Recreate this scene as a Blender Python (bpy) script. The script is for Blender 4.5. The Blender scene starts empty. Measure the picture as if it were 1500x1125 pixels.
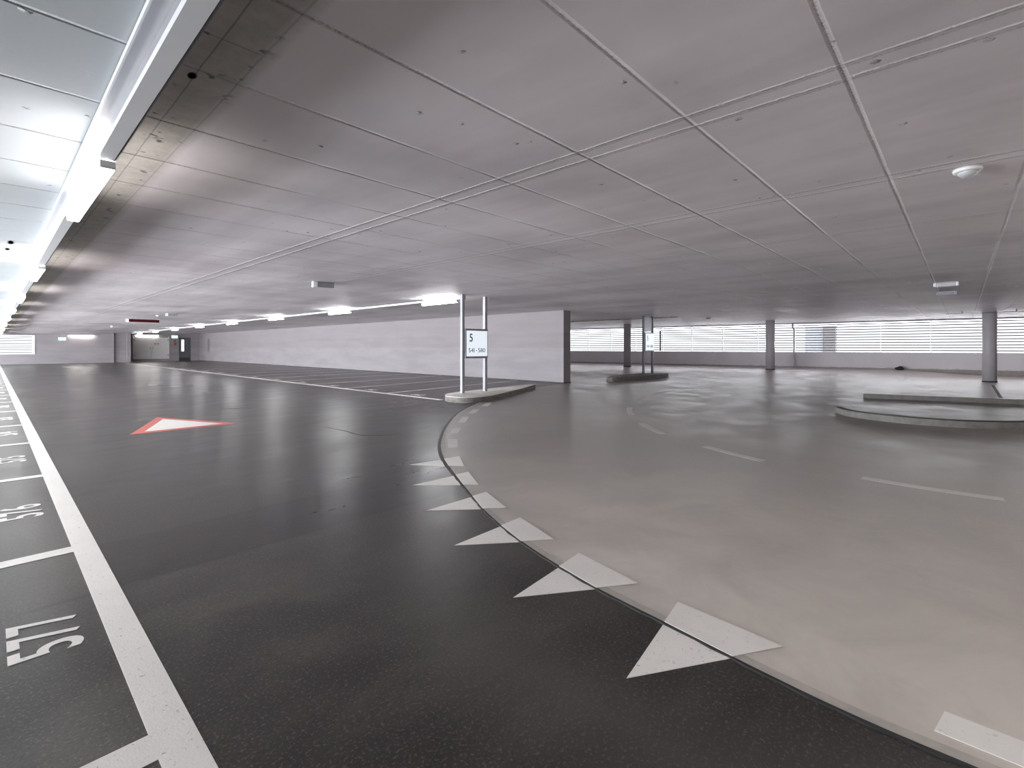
import bpy, bmesh, math, random
from mathutils import Vector
random.seed(7)
C = bpy.context.scene.collection
sc = bpy.context.scene
PI = math.pi
AZ = 0.822            # heading of the camera, from +Y towards +X
EYE = 1.4
FPX = 710.0
CZ = 2.856            # ceiling height

def sstep(a, b, x):
    t = min(1.0, max(0.0, (x-a)/(b-a)))
    return t*t*(3-2*t)
def fz(x, y):
    """height of the slab: level in the hall, a slight rise towards the far window wall"""
    zd = x*math.sin(AZ)+y*math.cos(AZ); r = x*math.cos(AZ)-y*math.sin(AZ)
    if x < 16.5: return 0.0
    return 0.2*sstep(21.5, 25.5, zd)*(1-sstep(20.5, 24, r))
def cz(x, y):
    return CZ-0.26*sstep(24, 55, y)*(1-sstep(3, 12.5, x))

# ------------------------------------------------------------------ materials
MATS = {}
class NT:
    def __init__(s, name):
        s.m = bpy.data.materials.new(name); s.m.use_nodes = True
        s.t = s.m.node_tree; s.b = s.t.nodes['Principled BSDF']; s.L = s.t.links
    def n(s, typ, **kw):
        nd = s.t.nodes.new(typ)
        for k, v in kw.items():
            if hasattr(nd, k): setattr(nd, k, v)
            else: nd.inputs[k].default_value = v
        return nd
    def set(s, inp, v):
        if hasattr(v, 'links') or hasattr(v, 'is_output'): s.L.new(v, inp)
        else: inp.default_value = v
    def math(s, op, a, b=None, clamp=False):
        nd = s.t.nodes.new('ShaderNodeMath'); nd.operation = op; nd.use_clamp = clamp
        s.set(nd.inputs[0], a)
        if b is not None: s.set(nd.inputs[1], b)
        return nd.outputs[0]
    def pos(s):
        g = s.t.nodes.new('ShaderNodeNewGeometry'); return g.outputs['Position']
    def xyz(s, v):
        x = s.t.nodes.new('ShaderNodeSeparateXYZ'); s.L.new(v, x.inputs[0]); return x.outputs
    def scale(s, v, sx, sy, sz):
        nd = s.t.nodes.new('ShaderNodeVectorMath'); nd.operation = 'MULTIPLY'
        s.L.new(v, nd.inputs[0]); nd.inputs[1].default_value = (sx, sy, sz); return nd.outputs[0]
    def noise(s, v, sca, det=4, rough=.55, dist=0.0):
        nd = s.t.nodes.new('ShaderNodeTexNoise'); s.L.new(v, nd.inputs['Vector'])
        nd.inputs['Scale'].default_value = sca; nd.inputs['Detail'].default_value = det
        nd.inputs['Roughness'].default_value = rough; nd.inputs['Distortion'].default_value = dist
        return nd.outputs['Fac']
    def ramp(s, f, stops):
        nd = s.t.nodes.new('ShaderNodeValToRGB'); s.L.new(f, nd.inputs[0])
        e = nd.color_ramp.elements
        while len(e) < len(stops): e.new(0.5)
        for el, (p, c) in zip(e, stops):
            el.position = p; el.color = (c, c, c, 1) if not hasattr(c, '__len__') else (*c, 1)
        return nd.outputs[0]
    def mix(s, f, a, b, mode='MIX'):
        nd = s.t.nodes.new('ShaderNodeMix'); nd.data_type = 'RGBA'; nd.blend_type = mode
        s.set(nd.inputs[0], f)
        for i, v in ((6, a), (7, b)):
            if isinstance(v, tuple): nd.inputs[i].default_value = (*v, 1)
            else: s.L.new(v, nd.inputs[i])
        return nd.outputs[2]
    def bump(s, hgt, strength, dist, prev=None):
        nd = s.t.nodes.new('ShaderNodeBump'); s.L.new(hgt, nd.inputs['Height'])
        nd.inputs['Strength'].default_value = strength; nd.inputs['Distance'].default_value = dist
        if prev is not None: s.L.new(prev, nd.inputs['Normal'])
        return nd.outputs[0]
    def line(s, coord, at, w):
        """1 on a line at the given coordinate, 0 outside of half width w"""
        d = s.math('ABSOLUTE', s.math('SUBTRACT', coord, at))
        return s.math('SUBTRACT', 1.0, s.math('DIVIDE', d, w), True)
    def lines(s, coord, off, per, w):
        d = s.math('PINGPONG', s.math('SUBTRACT', coord, off), per/2)
        return s.math('SUBTRACT', 1.0, s.math('DIVIDE', d, w), True)
    def out(s, col=None, rough=None, nrm=None, spec=None):
        if col is not None: s.set(s.b.inputs['Base Color'], (*col, 1) if isinstance(col, tuple) else col)
        if rough is not None: s.set(s.b.inputs['Roughness'], rough)
        if nrm is not None: s.L.new(nrm, s.b.inputs['Normal'])
        if spec is not None: s.b.inputs['Specular IOR Level'].default_value = spec
        MATS[s.m.name] = s.m
        return s.m

def mat_asphalt():
    t = NT('asphalt'); p = t.pos(); x, y, z = t.xyz(p)
    big = t.noise(p, .35, 3, .5); mid = t.noise(t.scale(p, .6, 1.3, 1), 1.5, 6, .66, .5)
    fine = t.noise(p, 60, 3, .7); speck = t.noise(p, 210, 2, .6)
    f = t.math('ADD', t.math('MULTIPLY', big, .5), t.math('MULTIPLY', mid, .5))
    col = t.ramp(f, [(.41, (.026, .0222, .0212)), (.50, (.044, .0385, .0362)), (.59, (.076, .067, .062))])
    grain = t.noise(p, 75, 2, .7)
    sp = t.ramp(grain, [(.55, 0.0), (.66, 1.0)])
    col = t.mix(t.math('MULTIPLY', sp, .65), col, (.15, .138, .13))
    dk = t.ramp(fine, [(.36, 1.0), (.5, 0.0)])
    col = t.mix(t.math('MULTIPLY', dk, .4), col, (.014, .013, .013))
    # paving lanes: seams and slightly different batches
    u = t.math('ADD', y, t.math('MULTIPLY', t.math('SUBTRACT', t.noise(p, 3, 3), .5), .05))
    ln = t.line(u, 3.62, .035); ln2 = t.line(u, 4.48, .045)
    wob = t.ramp(t.noise(p, 2.3, 2), [(.38, 0.0), (.55, 1.0)])
    col = t.mix(t.math('MULTIPLY', t.math('MULTIPLY', t.math('MAXIMUM', ln, ln2), wob), .6), col, (.02, .019, .019))
    batch = t.math('MULTIPLY', t.math('GREATER_THAN', u, 3.62), t.math('LESS_THAN', u, 4.48))
    col = t.mix(t.math('MULTIPLY', t.math('MULTIPLY', batch, t.math('GREATER_THAN', x, .5)), .5), col, (.020, .017, .017))
    # scuffed band swept by turning wheels
    dx = t.math('SUBTRACT', x, 3.9); dy = t.math('SUBTRACT', y, 1.2)
    rr = t.math('SQRT', t.math('ADD', t.math('MULTIPLY', dx, dx), t.math('MULTIPLY', dy, dy)))
    rr = t.math('ADD', rr, t.math('MULTIPLY', t.math('SUBTRACT', t.noise(p, 1.5, 3), .5), .35))
    band = t.math('MULTIPLY', t.line(rr, 2.35, .42), t.math('LESS_THAN', u, 3.6))
    col = t.mix(t.math('MULTIPLY', band, .5), col, (.085, .079, .074))
    rg = t.ramp(t.math('ADD', t.math('MULTIPLY', mid, .6), t.math('MULTIPLY', big, .4)), [(.36, .27), (.64, .40)])
    b1 = t.bump(fine, .10, .006); b2 = t.bump(t.noise(p, 5, 3), .05, .02, b1)
    return t.out(col, rg, b2, .30)

def mat_concrete():
    t = NT('floor_concrete'); p = t.pos()
    big = t.noise(p, .28, 4, .55, .3); mid = t.noise(p, 1.3, 6, .62, .5); fine = t.noise(p, 35, 4, .65)
    f = t.math('ADD', t.math('MULTIPLY', big, .45), t.math('MULTIPLY', mid, .55))
    col = t.ramp(f, [(.36, (.235, .214, .196)), (.50, (.288, .263, .241)), (.64, (.355, .325, .298))])
    col = t.mix(t.ramp(fine, [(.38, .12), (.52, 0.0)]), col, (.12, .11, .105))
    xx, yy, zz = t.xyz(p)
    zone = t.math('ADD', t.math('MULTIPLY', t.math('SUBTRACT', xx, 17.5), .25), t.math('MULTIPLY', t.math('SUBTRACT', t.noise(t.scale(p, 1, .35, 1), .8, 4), .5), 1.6), True)
    col = t.mix(t.math('MULTIPLY', zone, .75), col, (.46, .42, .425))
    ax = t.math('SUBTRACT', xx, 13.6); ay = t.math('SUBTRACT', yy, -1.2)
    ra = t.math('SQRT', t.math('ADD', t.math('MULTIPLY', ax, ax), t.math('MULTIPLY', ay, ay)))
    dark_zone = t.math('SUBTRACT', 1.0, t.math('MULTIPLY', t.math('SUBTRACT', t.math('ADD', ra, t.math('MULTIPLY', t.math('SUBTRACT', t.noise(p, .7, 4), .5), 2.5)), 3.2), .28), True)  # darker concrete around the low kerbs, fading outwards
    dark_zone = t.math('MULTIPLY', dark_zone, t.math('LESS_THAN', xx, 16.6))
    col = t.mix(t.math('MULTIPLY', dark_zone, .62), col, (.10, .093, .087))
    near_lift = t.math('MULTIPLY', t.math('MULTIPLY', t.math('SUBTRACT', ra, 8.0), .33, True), t.math('MULTIPLY', t.math('SUBTRACT', 5.0, yy), .3, True))  # foreground concrete lightened in its colour, in place of lamp light
    col = t.mix(t.math('MULTIPLY', near_lift, t.ramp(mid, [(.38, .62), (.62, .95)])), col, (.60, .55, .505))
    st = t.ramp(t.noise(p, 2.1, 4, .6, 1.5), [(.62, 0.0), (.76, 1.0)])
    col = t.mix(t.math('MULTIPLY', st, .10), col, (.14, .13, .12))
    rg = t.ramp(mid, [(.36, .33), (.64, .46)])
    b = t.bump(fine, .08, .003)
    return t.out(col, rg, b, .33)

def mat_ceiling():
    t = NT('ceiling_paint'); p = t.pos(); x, y, z = t.xyz(p)
    wob = t.math('MULTIPLY', t.math('SUBTRACT', t.noise(p, 3.0, 3), .5), .012)
    xw = t.math('ADD', x, wob); yw = t.math('ADD', y, wob)
    brk = t.ramp(t.noise(p, 1.1, 3), [(.36, .15), (.58, 1.0)])
    gy = t.lines(yw, .46, .824, .019)
    gx = None
    for at in (2.98, 3.15, 5.15, 5.30, 7.37, 8.90, 11.1, 13.3, 15.5, 17.7, 19.9, 22.1, 24.3, 26.5, 28.7, -1.25, -3.4):
        l = t.line(xw, at, .018); l2 = t.line(xw, at+.034, .016)
        gxd = l2 if gx is None else t.math('MAXIMUM', gxd, l2)
        gx = l if gx is None else t.math('MAXIMUM', gx, l)
    dots = t.noise(p, 55, 2, .7)
    dash = t.ramp(t.noise(p, 9, 3, .7), [(.40, .2), (.56, 1.0)])
    gxs = t.math('MULTIPLY', gx, dash)
    gys = t.math('MULTIPLY', gy, brk)
    streak = t.noise(t.scale(p, 1.0, .16, 1), .9, 4, .6); cloud = t.noise(p, .55, 4, .5)  # streaks put soft light and shade of the uneven ceiling into the colour
    f = t.math('ADD', t.math('MULTIPLY', streak, .5), t.math('MULTIPLY', cloud, .5))
    col = t.ramp(f, [(.40, (.63, .583, .613)), (.50, (.765, .711, .745)), (.60, (.87, .815, .85))])
    # darker bluish colour left of the light channel, standing in for dimmer cool light
    col = t.mix(t.math('LESS_THAN', x, .45), col, t.mix(f, (.43, .455, .475), (.53, .555, .575)))
    # shade beside the light channel put into the colour, with stains and joints
    chan_shade = t.math('MULTIPLY', t.ramp(t.math('ADD', x, t.math('MULTIPLY', t.math('SUBTRACT', t.noise(p, 1.2, 3), .5), .06)), [(.90, 1.0), (1.0, 0.0)]), t.math('GREATER_THAN', x, .5))
    shade_col = t.ramp(t.noise(p, 7, 5, .7), [(.38, (.43, .405, .38)), (.62, (.53, .50, .47))])
    shade_col = t.mix(t.ramp(t.noise(p, 11, 2, .5), [(.66, 0.0), (.72, .8)]), shade_col, (.05, .045, .04))
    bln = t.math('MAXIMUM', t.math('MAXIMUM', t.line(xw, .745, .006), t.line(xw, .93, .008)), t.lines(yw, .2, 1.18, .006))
    shade_col = t.mix(t.math('MULTIPLY', bln, .6), shade_col, (.06, .055, .05))
    col = t.mix(chan_shade, col, shade_col)
    col = t.mix(t.math('MULTIPLY', gxs, .9), col, (.92, .90, .90))  # lit edges of the raised seams, lightened in the colour
    col = t.mix(t.math('MULTIPLY', t.math('MULTIPLY', gxd, t.ramp(dots, [(.40, 1.0), (.58, .45)])), .75), col, (.30, .275, .285))
    gdk = t.math('MULTIPLY', gys, t.ramp(dots, [(.42, 1.0), (.55, .25)]))
    col = t.mix(t.math('MULTIPLY', gdk, .85), col, (.26, .20, .20))
    # drips of paint and little blow-holes
    v = t.n('ShaderNodeTexVoronoi', feature='F1'); t.L.new(p, v.inputs['Vector']); v.inputs['Scale'].default_value = 4.2
    near = t.ramp(v.outputs['Distance'], [(.02, 1.0), (.10, 0.0)])
    cs = t.n('ShaderNodeSeparateColor'); t.L.new(v.outputs['Color'], cs.inputs[0])
    sel = t.math('GREATER_THAN', cs.outputs[0], .40)
    blob = t.math('MULTIPLY', t.math('MULTIPLY', near, sel), t.ramp(t.noise(p, 38, 2), [(.46, 0.0), (.56, 1.0)]))
    col = t.mix(t.math('MULTIPLY', blob, .6), col, (.93, .91, .91))
    hgt = t.math('ADD', t.math('MULTIPLY', gxs, 1.0), t.math('MULTIPLY', blob, 4.0))
    hgt = t.math('SUBTRACT', hgt, t.math('MULTIPLY', gys, .8))
    b = t.bump(hgt, 1.0, .02)
    b = t.bump(t.noise(t.scale(p, 1, .25, 1), 1.2, 3), .25, .06, b)
    b = t.bump(t.noise(p, 24, 3), .10, .01, b)
    rg = t.ramp(cloud, [(.4, .50), (.6, .62)])
    return t.out(col, rg, b, .25)

def mat_wall():
    t = NT('wall_paint'); p = t.pos(); x, y, z = t.xyz(p)
    n = t.noise(t.scale(p, .4, .4, 2.2), 1.0, 4, .6)
    col = t.ramp(n, [(.38, (.225, .206, .22)), (.62, (.26, .239, .254))])
    band = t.math('GREATER_THAN', z, 1.37)
    stripe = t.noise(t.scale(p, .02, .02, 9), 1.0, 3, .7)
    col = t.mix(t.math('MULTIPLY', band, t.ramp(stripe, [(.3, .28), (.7, .5)])), col, (.205, .176, .186))
    up = t.math('GREATER_THAN', z, 2.0)
    col = t.mix(t.math('MULTIPLY', up, .35), col, (.248, .229, .242))
    j = t.math('MAXIMUM', t.lines(y, 11.05, 2.3, .008), t.line(z, 1.37, .006))
    col = t.mix(t.math('MULTIPLY', j, .30), col, (.36, .33, .35))
    # formwork tie holes
    dy = t.math('PINGPONG', t.math('SUBTRACT', y, 11.6), .575)
    dz = t.math('PINGPONG', t.math('SUBTRACT', z, .55), .87)
    r = t.math('SQRT', t.math('ADD', t.math('MULTIPLY', dy, dy), t.math('MULTIPLY', dz, dz)))
    hole = t.math('LESS_THAN', r, .020)
    col = t.mix(t.math('MULTIPLY', hole, .55), col, (.30, .27, .28))
    low = t.math('MULTIPLY', t.math('LESS_THAN', z, .45), t.ramp(t.noise(t.scale(p, 1, 1, 1.6), 2.6, 5, .7), [(.60, 0.0), (.75, 1.0)]))
    col = t.mix(t.math('MULTIPLY', low, .35), col, (.28, .26, .27))
    b = t.bump(t.noise(p, 6, 4), .08, .01)
    return t.out(col, .62, b, .3)

def mat_parapet():
    t = NT('parapet_paint'); p = t.pos(); x, y, z = t.xyz(p)
    col = t.ramp(t.noise(p, .8, 4), [(.38, (.80, .78, .81)), (.62, (.86, .84, .87))])
    low = t.math('MULTIPLY', t.math('LESS_THAN', z, .32), t.ramp(t.noise(p, 3, 5, .7), [(.45, 0.0), (.7, 1.0)]))
    col = t.mix(t.math('MULTIPLY', low, .55), col, (.30, .28, .29))
    return t.out(col, .6, None, .3)

def mat_paint(name, c, wear=.5):
    t = NT(name); p = t.pos()
    n = t.noise(p, 3.0, 4, .6)
    col = t.mix(t.ramp(n, [(.35, .25), (.65, 0.0)]), c, tuple(v*.80 for v in c))
    pit = t.ramp(t.noise(p, 42, 3, .75), [(.63, 0.0), (.68, 1.0)])
    col = t.mix(t.math('MULTIPLY', pit, wear), col, (.10, .095, .09))
    b = t.bump(t.noise(p, 130, 3), .30, .003)
    return t.out(col, .5, b, .35)

def mat_plain(name, c, rough=.5, metal=0.0, spec=.5, var=.08, sc_=4.0):
    t = NT(name); p = t.pos()
    n = t.noise(p, sc_, 4, .6)
    col = t.mix(t.ramp(n, [(.3, 1.0), (.7, 0.0)]), c, tuple(v*(1-var*2) for v in c))
    t.b.inputs['Metallic'].default_value = metal
    return t.out(col, rough, None, spec)

def mat_kerb():
    t = NT('kerb_concrete'); p = t.pos()
    n = t.noise(t.scale(p, 1, 1, 3), 5, 6, .7); f = t.noise(p, 60, 3, .7)
    col = t.ramp(n, [(.36, (.13, .125, .115)), (.5, (.185, .177, .165)), (.66, (.24, .23, .217))])
    col = t.mix(t.ramp(f, [(.35, .4), (.5, 0.0)]), col, (.10, .095, .09))
    return t.out(col, .75, t.bump(f, .5, .006), .25)

def mat_emit(name, c, s, base=(.8, .8, .8)):
    m = bpy.data.materials.new(name); m.use_nodes = True
    b = m.node_tree.nodes['Principled BSDF']
    b.inputs['Base Color'].default_value = (*base, 1)
    b.inputs['Emission Color'].default_value = (*c, 1); b.inputs['Emission Strength'].default_value = s
    b.inputs['Roughness'].default_value = .4
    MATS[name] = m; return m

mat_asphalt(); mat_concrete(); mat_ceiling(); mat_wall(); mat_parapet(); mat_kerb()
mat_paint('white_paint', (.80, .765, .735), .5)
mat_paint('worn_paint', (.76, .73, .70), .25)
mat_paint('grey_paint', (.52, .50, .485), .2)
mat_paint('faded_paint', (.50, .475, .455), .3)
mat_paint('red_paint', (.62, .16, .13), .3)
mat_paint('line_paint', (.66, .64, .61), .35)
mat_plain('joint_sealant', (.022, .021, .021), .6)
mat_plain('kerb_lip', (.45, .415, .38), .6, var=.12, sc_=9)
mat_plain('kerb_pale', (.19, .182, .17), .75, var=.16, sc_=7)
mat_plain('kerb_top', (.62, .585, .55), .7, var=.06)
mat_plain('white_metal', (.70, .71, .74), .32, 0.0, .5, .03)
mat_plain('grey_metal', (.27, .27, .30), .35, .3, .5, .05)
mat_plain('web_grey', (.34, .34, .37), .4)
mat_plain('flange_white', (.85, .86, .88), .3, 0, .5, .02)
mat_plain('dark_metal', (.085, .09, .105), .4, .3, .5, .05)
mat_plain('steel', (.34, .34, .38), .45, 0.0, .5, .04)
mat_plain('column_paint', (.50, .48, .50), .45, 0, .45, .05)
mat_plain('white_plastic', (.80, .80, .80), .35)
mat_plain('lens_plastic', (.52, .52, .54), .25)
mat_plain('door_paint', (.085, .085, .092), .4)
mat_plain('gate_paint', (.55, .53, .52), .5, var=.03)
mat_plain('blade_white', (.085, .09, .095), .5, var=.02)
mat_plain('black_plastic', (.012, .012, .013), .5)
mat_plain('dark_rubber', (.03, .029, .028), .7)
mat_plain('red_plastic', (.045, .002, .004), .6, spec=.15)
mat_plain('sign_ink', (.02, .10, .23), .5)
mat_plain('fire_red', (.35, .05, .05), .5)
mat_plain('facade', (.30, .29, .29), .8)
mat_plain('facade_pale', (.55, .57, .62), .8)
LAMP = 11.5
mat_emit('fill_lamp_glow', (1.0, .955, .91), 13.0)
mat_emit('lamp_side', (1.0, .965, .93), 1.1)
mat_emit('lamp_glow', (1.0, .965, .93), LAMP)
mat_emit('lamp_glow_right', (.97, .985, 1.0), LAMP*1.6)
mat_emit('wall_lamp_glow', (1.0, .96, .90), 20.0)
mat_emit('sign_glow', (.85, .92, 1.0), .31, (.2, .2, .2))
mat_emit('exit_glow', (.55, 1.0, .88), .7, (.2, .3, .28))
mat_emit('pane_glow', (1.0, .97, .90), .4)
M = MATS

# ------------------------------------------------------------------ mesh helpers
def obj(name, bm, m, parent=None, smooth=False, loc=None):
    me = bpy.data.meshes.new(name); bmesh.ops.recalc_face_normals(bm, faces=bm.faces)
    bm.to_mesh(me); bm.free()
    o = bpy.data.objects.new(name, me); C.objects.link(o)
    for x in (m if isinstance(m, (list, tuple)) else [m]): me.materials.append(MATS[x])
    if smooth:
        for f in me.polygons: f.use_smooth = True
    if parent is not None: o.parent = parent
    if loc is not None: o.location = loc
    return o
def tag(o, label, cat, group=None, kind=None):
    o['label'] = label; o['category'] = cat
    if group: o['group'] = group
    if kind: o['kind'] = kind
    return o
def thing(name, label, cat, loc=(0, 0, 0), rz=0.0, group=None):
    o = bpy.data.objects.new(name, None); C.objects.link(o)
    o.empty_display_size = .1; o.location = loc; o.rotation_euler = (0, 0, rz)
    return tag(o, label, cat, group)
def struct(o, label=None):
    o['kind'] = 'structure'
    if label: o['label'] = label
    return o
def box(bm, x0, x1, y0, y1, z0, z1, bev=0.0):
    vs = [bm.verts.new((x, y, z)) for z in (z0, z1) for x, y in ((x0, y0), (x1, y0), (x1, y1), (x0, y1))]
    fs = [(0, 3, 2, 1), (4, 5, 6, 7), (0, 1, 5, 4), (1, 2, 6, 5), (2, 3, 7, 6), (3, 0, 4, 7)]
    F = [bm.faces.new([vs[i] for i in f]) for f in fs]
    if bev > 0:
        ed = list({e for f in F for e in f.edges})
        bmesh.ops.bevel(bm, geom=ed, offset=bev, segments=2, affect='EDGES', profile=.6)
    return bm
def bx(*a, **k): return box(bmesh.new(), *a, **k)
def prism(bm, pts, z0, z1, bev=0.0):
    lo = [bm.verts.new((x, y, z0)) for x, y in pts]; hi = [bm.verts.new((x, y, z1)) for x, y in pts]
    n = len(pts); top = bm.faces.new(hi); bm.faces.new(lo[::-1])
    for i in range(n): bm.faces.new((lo[i], lo[(i+1) % n], hi[(i+1) % n], hi[i]))
    if bev > 0: bmesh.ops.bevel(bm, geom=list(top.edges), offset=bev, segments=2, affect='EDGES')
    return bm
def cyl(bm, x, y, z0, z1, r0, r1=None, seg=32):
    r1 = r0 if r1 is None else r1
    lo = [bm.verts.new((x+r0*math.cos(2*PI*i/seg), y+r0*math.sin(2*PI*i/seg), z0)) for i in range(seg)]
    hi = [bm.verts.new((x+r1*math.cos(2*PI*i/seg), y+r1*math.sin(2*PI*i/seg), z1)) for i in range(seg)]
    bm.faces.new(hi); bm.faces.new(lo[::-1])
    for i in range(seg): bm.faces.new((lo[i], lo[(i+1) % seg], hi[(i+1) % seg], hi[i]))
    return bm
def lathe(bm, prof, seg=40, c=(0, 0)):
    rings = []
    for r, z in prof:
        rings.append([bm.verts.new((c[0]+r*math.cos(2*PI*i/seg), c[1]+r*math.sin(2*PI*i/seg), z)) for i in range(seg)])
    for a, b in zip(rings, rings[1:]):
        for i in range(seg): bm.faces.new((a[i], a[(i+1) % seg], b[(i+1) % seg], b[i]))
    bm.faces.new(rings[0]); bm.faces.new(rings[-1])
    return bm
def tube(bm, pts, r, seg=10):
    pts = [Vector(p) for p in pts]; rings = []
    for i, p in enumerate(pts):
        d = (pts[min(i+1, len(pts)-1)]-pts[max(i-1, 0)]).normalized()
        u = d.cross(Vector((0, .3, 1))); u = u.normalized() if u.length > .1 else d.cross(Vector((1, 0, 0))).normalized()
        w = d.cross(u)
        rings.append([bm.verts.new(p+(u*math.cos(2*PI*k/seg)+w*math.sin(2*PI*k/seg))*r) for k in range(seg)])
    for a, b in zip(rings, rings[1:]):
        for k in range(seg): bm.faces.new((a[k], a[(k+1) % seg], b[(k+1) % seg], b[k]))
    bm.faces.new(rings[0]); bm.faces.new(rings[-1])
    return bm
def catmull(pts, n=8):
    out = []; P = [Vector((*p, 0)) if len(p) == 2 else Vector(p) for p in pts]
    for i in range(len(P)-1):
        p0 = P[max(i-1, 0)]; p1 = P[i]; p2 = P[i+1]; p3 = P[min(i+2, len(P)-1)]
        for k in range(n):
            t = k/n
            out.append(.5*((2*p1)+(p2-p0)*t+(2*p0-5*p1+4*p2-p3)*t*t+(3*p1-p0-3*p2+p3)*t**3))
    out.append(P[-1])
    return [(v.x, v.y) for v in out]
def offset(pts, d):
    """shift a polyline sideways (to its right for positive d)"""
    out = []
    for i in range(len(pts)):
        a = Vector(pts[max(i-1, 0)]); b = Vector(pts[min(i+1, len(pts)-1)]); t = (b-a).normalized()
        out.append((pts[i][0]+t.y*d, pts[i][1]-t.x*d))
    return out
def ribbon(bm, A, B, z0, z1, bev=0.0):
    return prism(bm, list(A)+list(B)[::-1], z0, z1, bev)
def poly_grid(pts, zf, step, x0=None):
    """flat polygon cut into a grid and lifted to the height field zf"""
    bm = bmesh.new(); vs = [bm.verts.new((x, y, 0)) for x, y in pts]
    ed = [bm.edges.new((vs[i], vs[(i+1) % len(vs)])) for i in range(len(vs))]
    bmesh.ops.triangle_fill(bm, edges=ed, use_beauty=True, use_dissolve=False, normal=(0, 0, 1))
    xs = [p[0] for p in pts]; ys = [p[1] for p in pts]
    for ax, lo, hi in ((0, min(xs) if x0 is None else x0, max(xs)), (1, min(ys), max(ys))):
        v = lo+step
        while v < hi:
            co = (v, 0, 0) if ax == 0 else (0, v, 0); no = (1, 0, 0) if ax == 0 else (0, 1, 0)
            bmesh.ops.bisect_plane(bm, geom=bm.verts[:]+bm.edges[:]+bm.faces[:], plane_co=co, plane_no=no)
            v += step
    for v in bm.verts: v.co.z = zf(v.co.x, v.co.y)
    for f in bm.faces:
        f.normal_update()
        if f.normal.z < 0: f.normal_flip()
    return bm
def text_bm(s, ext=.0015, grow=0.0):
    cu = bpy.data.curves.new('lettering', 'FONT'); cu.body = s; cu.size = 1.0; cu.extrude = ext; cu.offset = grow
    o = bpy.data.objects.new('lettering', cu); C.objects.link(o)
    bpy.context.view_layer.update()
    dg = bpy.context.evaluated_depsgraph_get()
    me = bpy.data.meshes.new_from_object(o.evaluated_get(dg))
    bm = bmesh.new(); bm.from_mesh(me)
    bpy.data.objects.remove(o); bpy.data.curves.remove(cu); bpy.data.meshes.remove(me)
    return bm
def fit_text(s, org, ax_u, ax_v, w, hgt, ext, grow=0.0):
    """text as a mesh, its box w x hgt laid out from org along ax_u (reading) and ax_v (up)"""
    bm = text_bm(s, .5, grow)
    xs = [v.co.x for v in bm.verts]; ys = [v.co.y for v in bm.verts]
    U = Vector(ax_u); V = Vector(ax_v); N = U.cross(V)
    for v in bm.verts:
        a = (v.co.x-min(xs))/(max(xs)-min(xs))*w; b = (v.co.y-min(ys))/(max(ys)-min(ys))*hgt; c = (v.co.z+.5)*ext
        v.co = Vector(org)+U*a+V*b+N*c
    return bm
def bay_number(n, org, U, V, w, hgt, gap, m):
    bm = bmesh.new(); k = len(n); dw = (w-gap*(k-1))/k
    for i, ch in enumerate(n):
        one = .32 if ch == '1' else 1.0
        b2 = fit_text(ch, Vector(org)+Vector(U)*(i*(dw+gap)+dw*(1-one)*.5), U, V, dw*one, hgt, .0025, .012)
        me = bpy.data.meshes.new('digit'); b2.to_mesh(me); b2.free(); bm.from_mesh(me); bpy.data.meshes.remove(me)
    return obj('bay_number', bm, m)
def copy_tree(o, parent=None):
    c = o.copy(); C.objects.link(c)
    if parent is not None: c.parent = parent
    for ch in list(o.children): copy_tree(ch, c)
    return c

# ------------------------------------------------------------------ floor
EDGE = [(4.2, -7.6), (3.1, -4.2), (2.5, -2.0), (2.25, -.6), (2.22, -.02), (2.22, .30), (2.25, .62), (2.32, 1.10), (2.38, 1.52), (2.47, 1.91), (2.62, 2.40), (2.86, 2.97),
        (3.10, 3.42), (3.44, 4.03), (3.84, 4.72), (4.30, 5.37), (4.82, 5.97), (5.56, 6.74), (6.81, 7.88), (8.0, 8.70), (9.58, 9.66), (11.53, 10.43), (13.4, 11.0), (15.4, 11.36)]
ED = catmull(EDGE, 6)
bm = bmesh.new()
f = bm.faces.new([bm.verts.new(p) for p in ((-7, -9, 0), (17, -9, 0), (17, 61.5, 0), (-7, 61.5, 0))])
struct(obj('floor', bm, 'asphalt'), 'dark grey asphalt floor of the parking hall')
ramp_pts = list(ED)+[(16.0, 11.38), (16.0, 44), (38, 44), (38, -9), (4.6, -9)]
CONZ = .006
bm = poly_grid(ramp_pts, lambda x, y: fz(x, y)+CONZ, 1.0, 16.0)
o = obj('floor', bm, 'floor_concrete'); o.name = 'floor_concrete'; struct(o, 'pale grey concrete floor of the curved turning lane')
# black sealant joint and pale worn lip along the curve
def off_w(pts, fn):
    out = []
    for i in range(len(pts)):
        a = Vector(pts[max(i-1, 0)]); b = Vector(pts[min(i+1, len(pts)-1)]); t = (b-a).normalized(); d = fn(pts[i])
        out.append((pts[i][0]+t.y*d, pts[i][1]-t.x*d))
    return out
jw = lambda p: -.010-.030*sstep(3.0, 5.0, p[1])*(1-sstep(7.2, 9.0, p[1]))-.004*math.sin(p[1]*31)
o = obj('trim_1', ribbon(bmesh.new(), off_w(ED, jw), offset(ED, .007), .0, .0085), 'joint_sealant'); struct(o, 'black sealant joint between asphalt and concrete')
o = obj('trim_2', ribbon(bmesh.new(), offset(ED, .007), offset(ED, .06), .003, .0078), 'kerb_lip'); struct(o, 'pale concrete lip along the joint')

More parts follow.
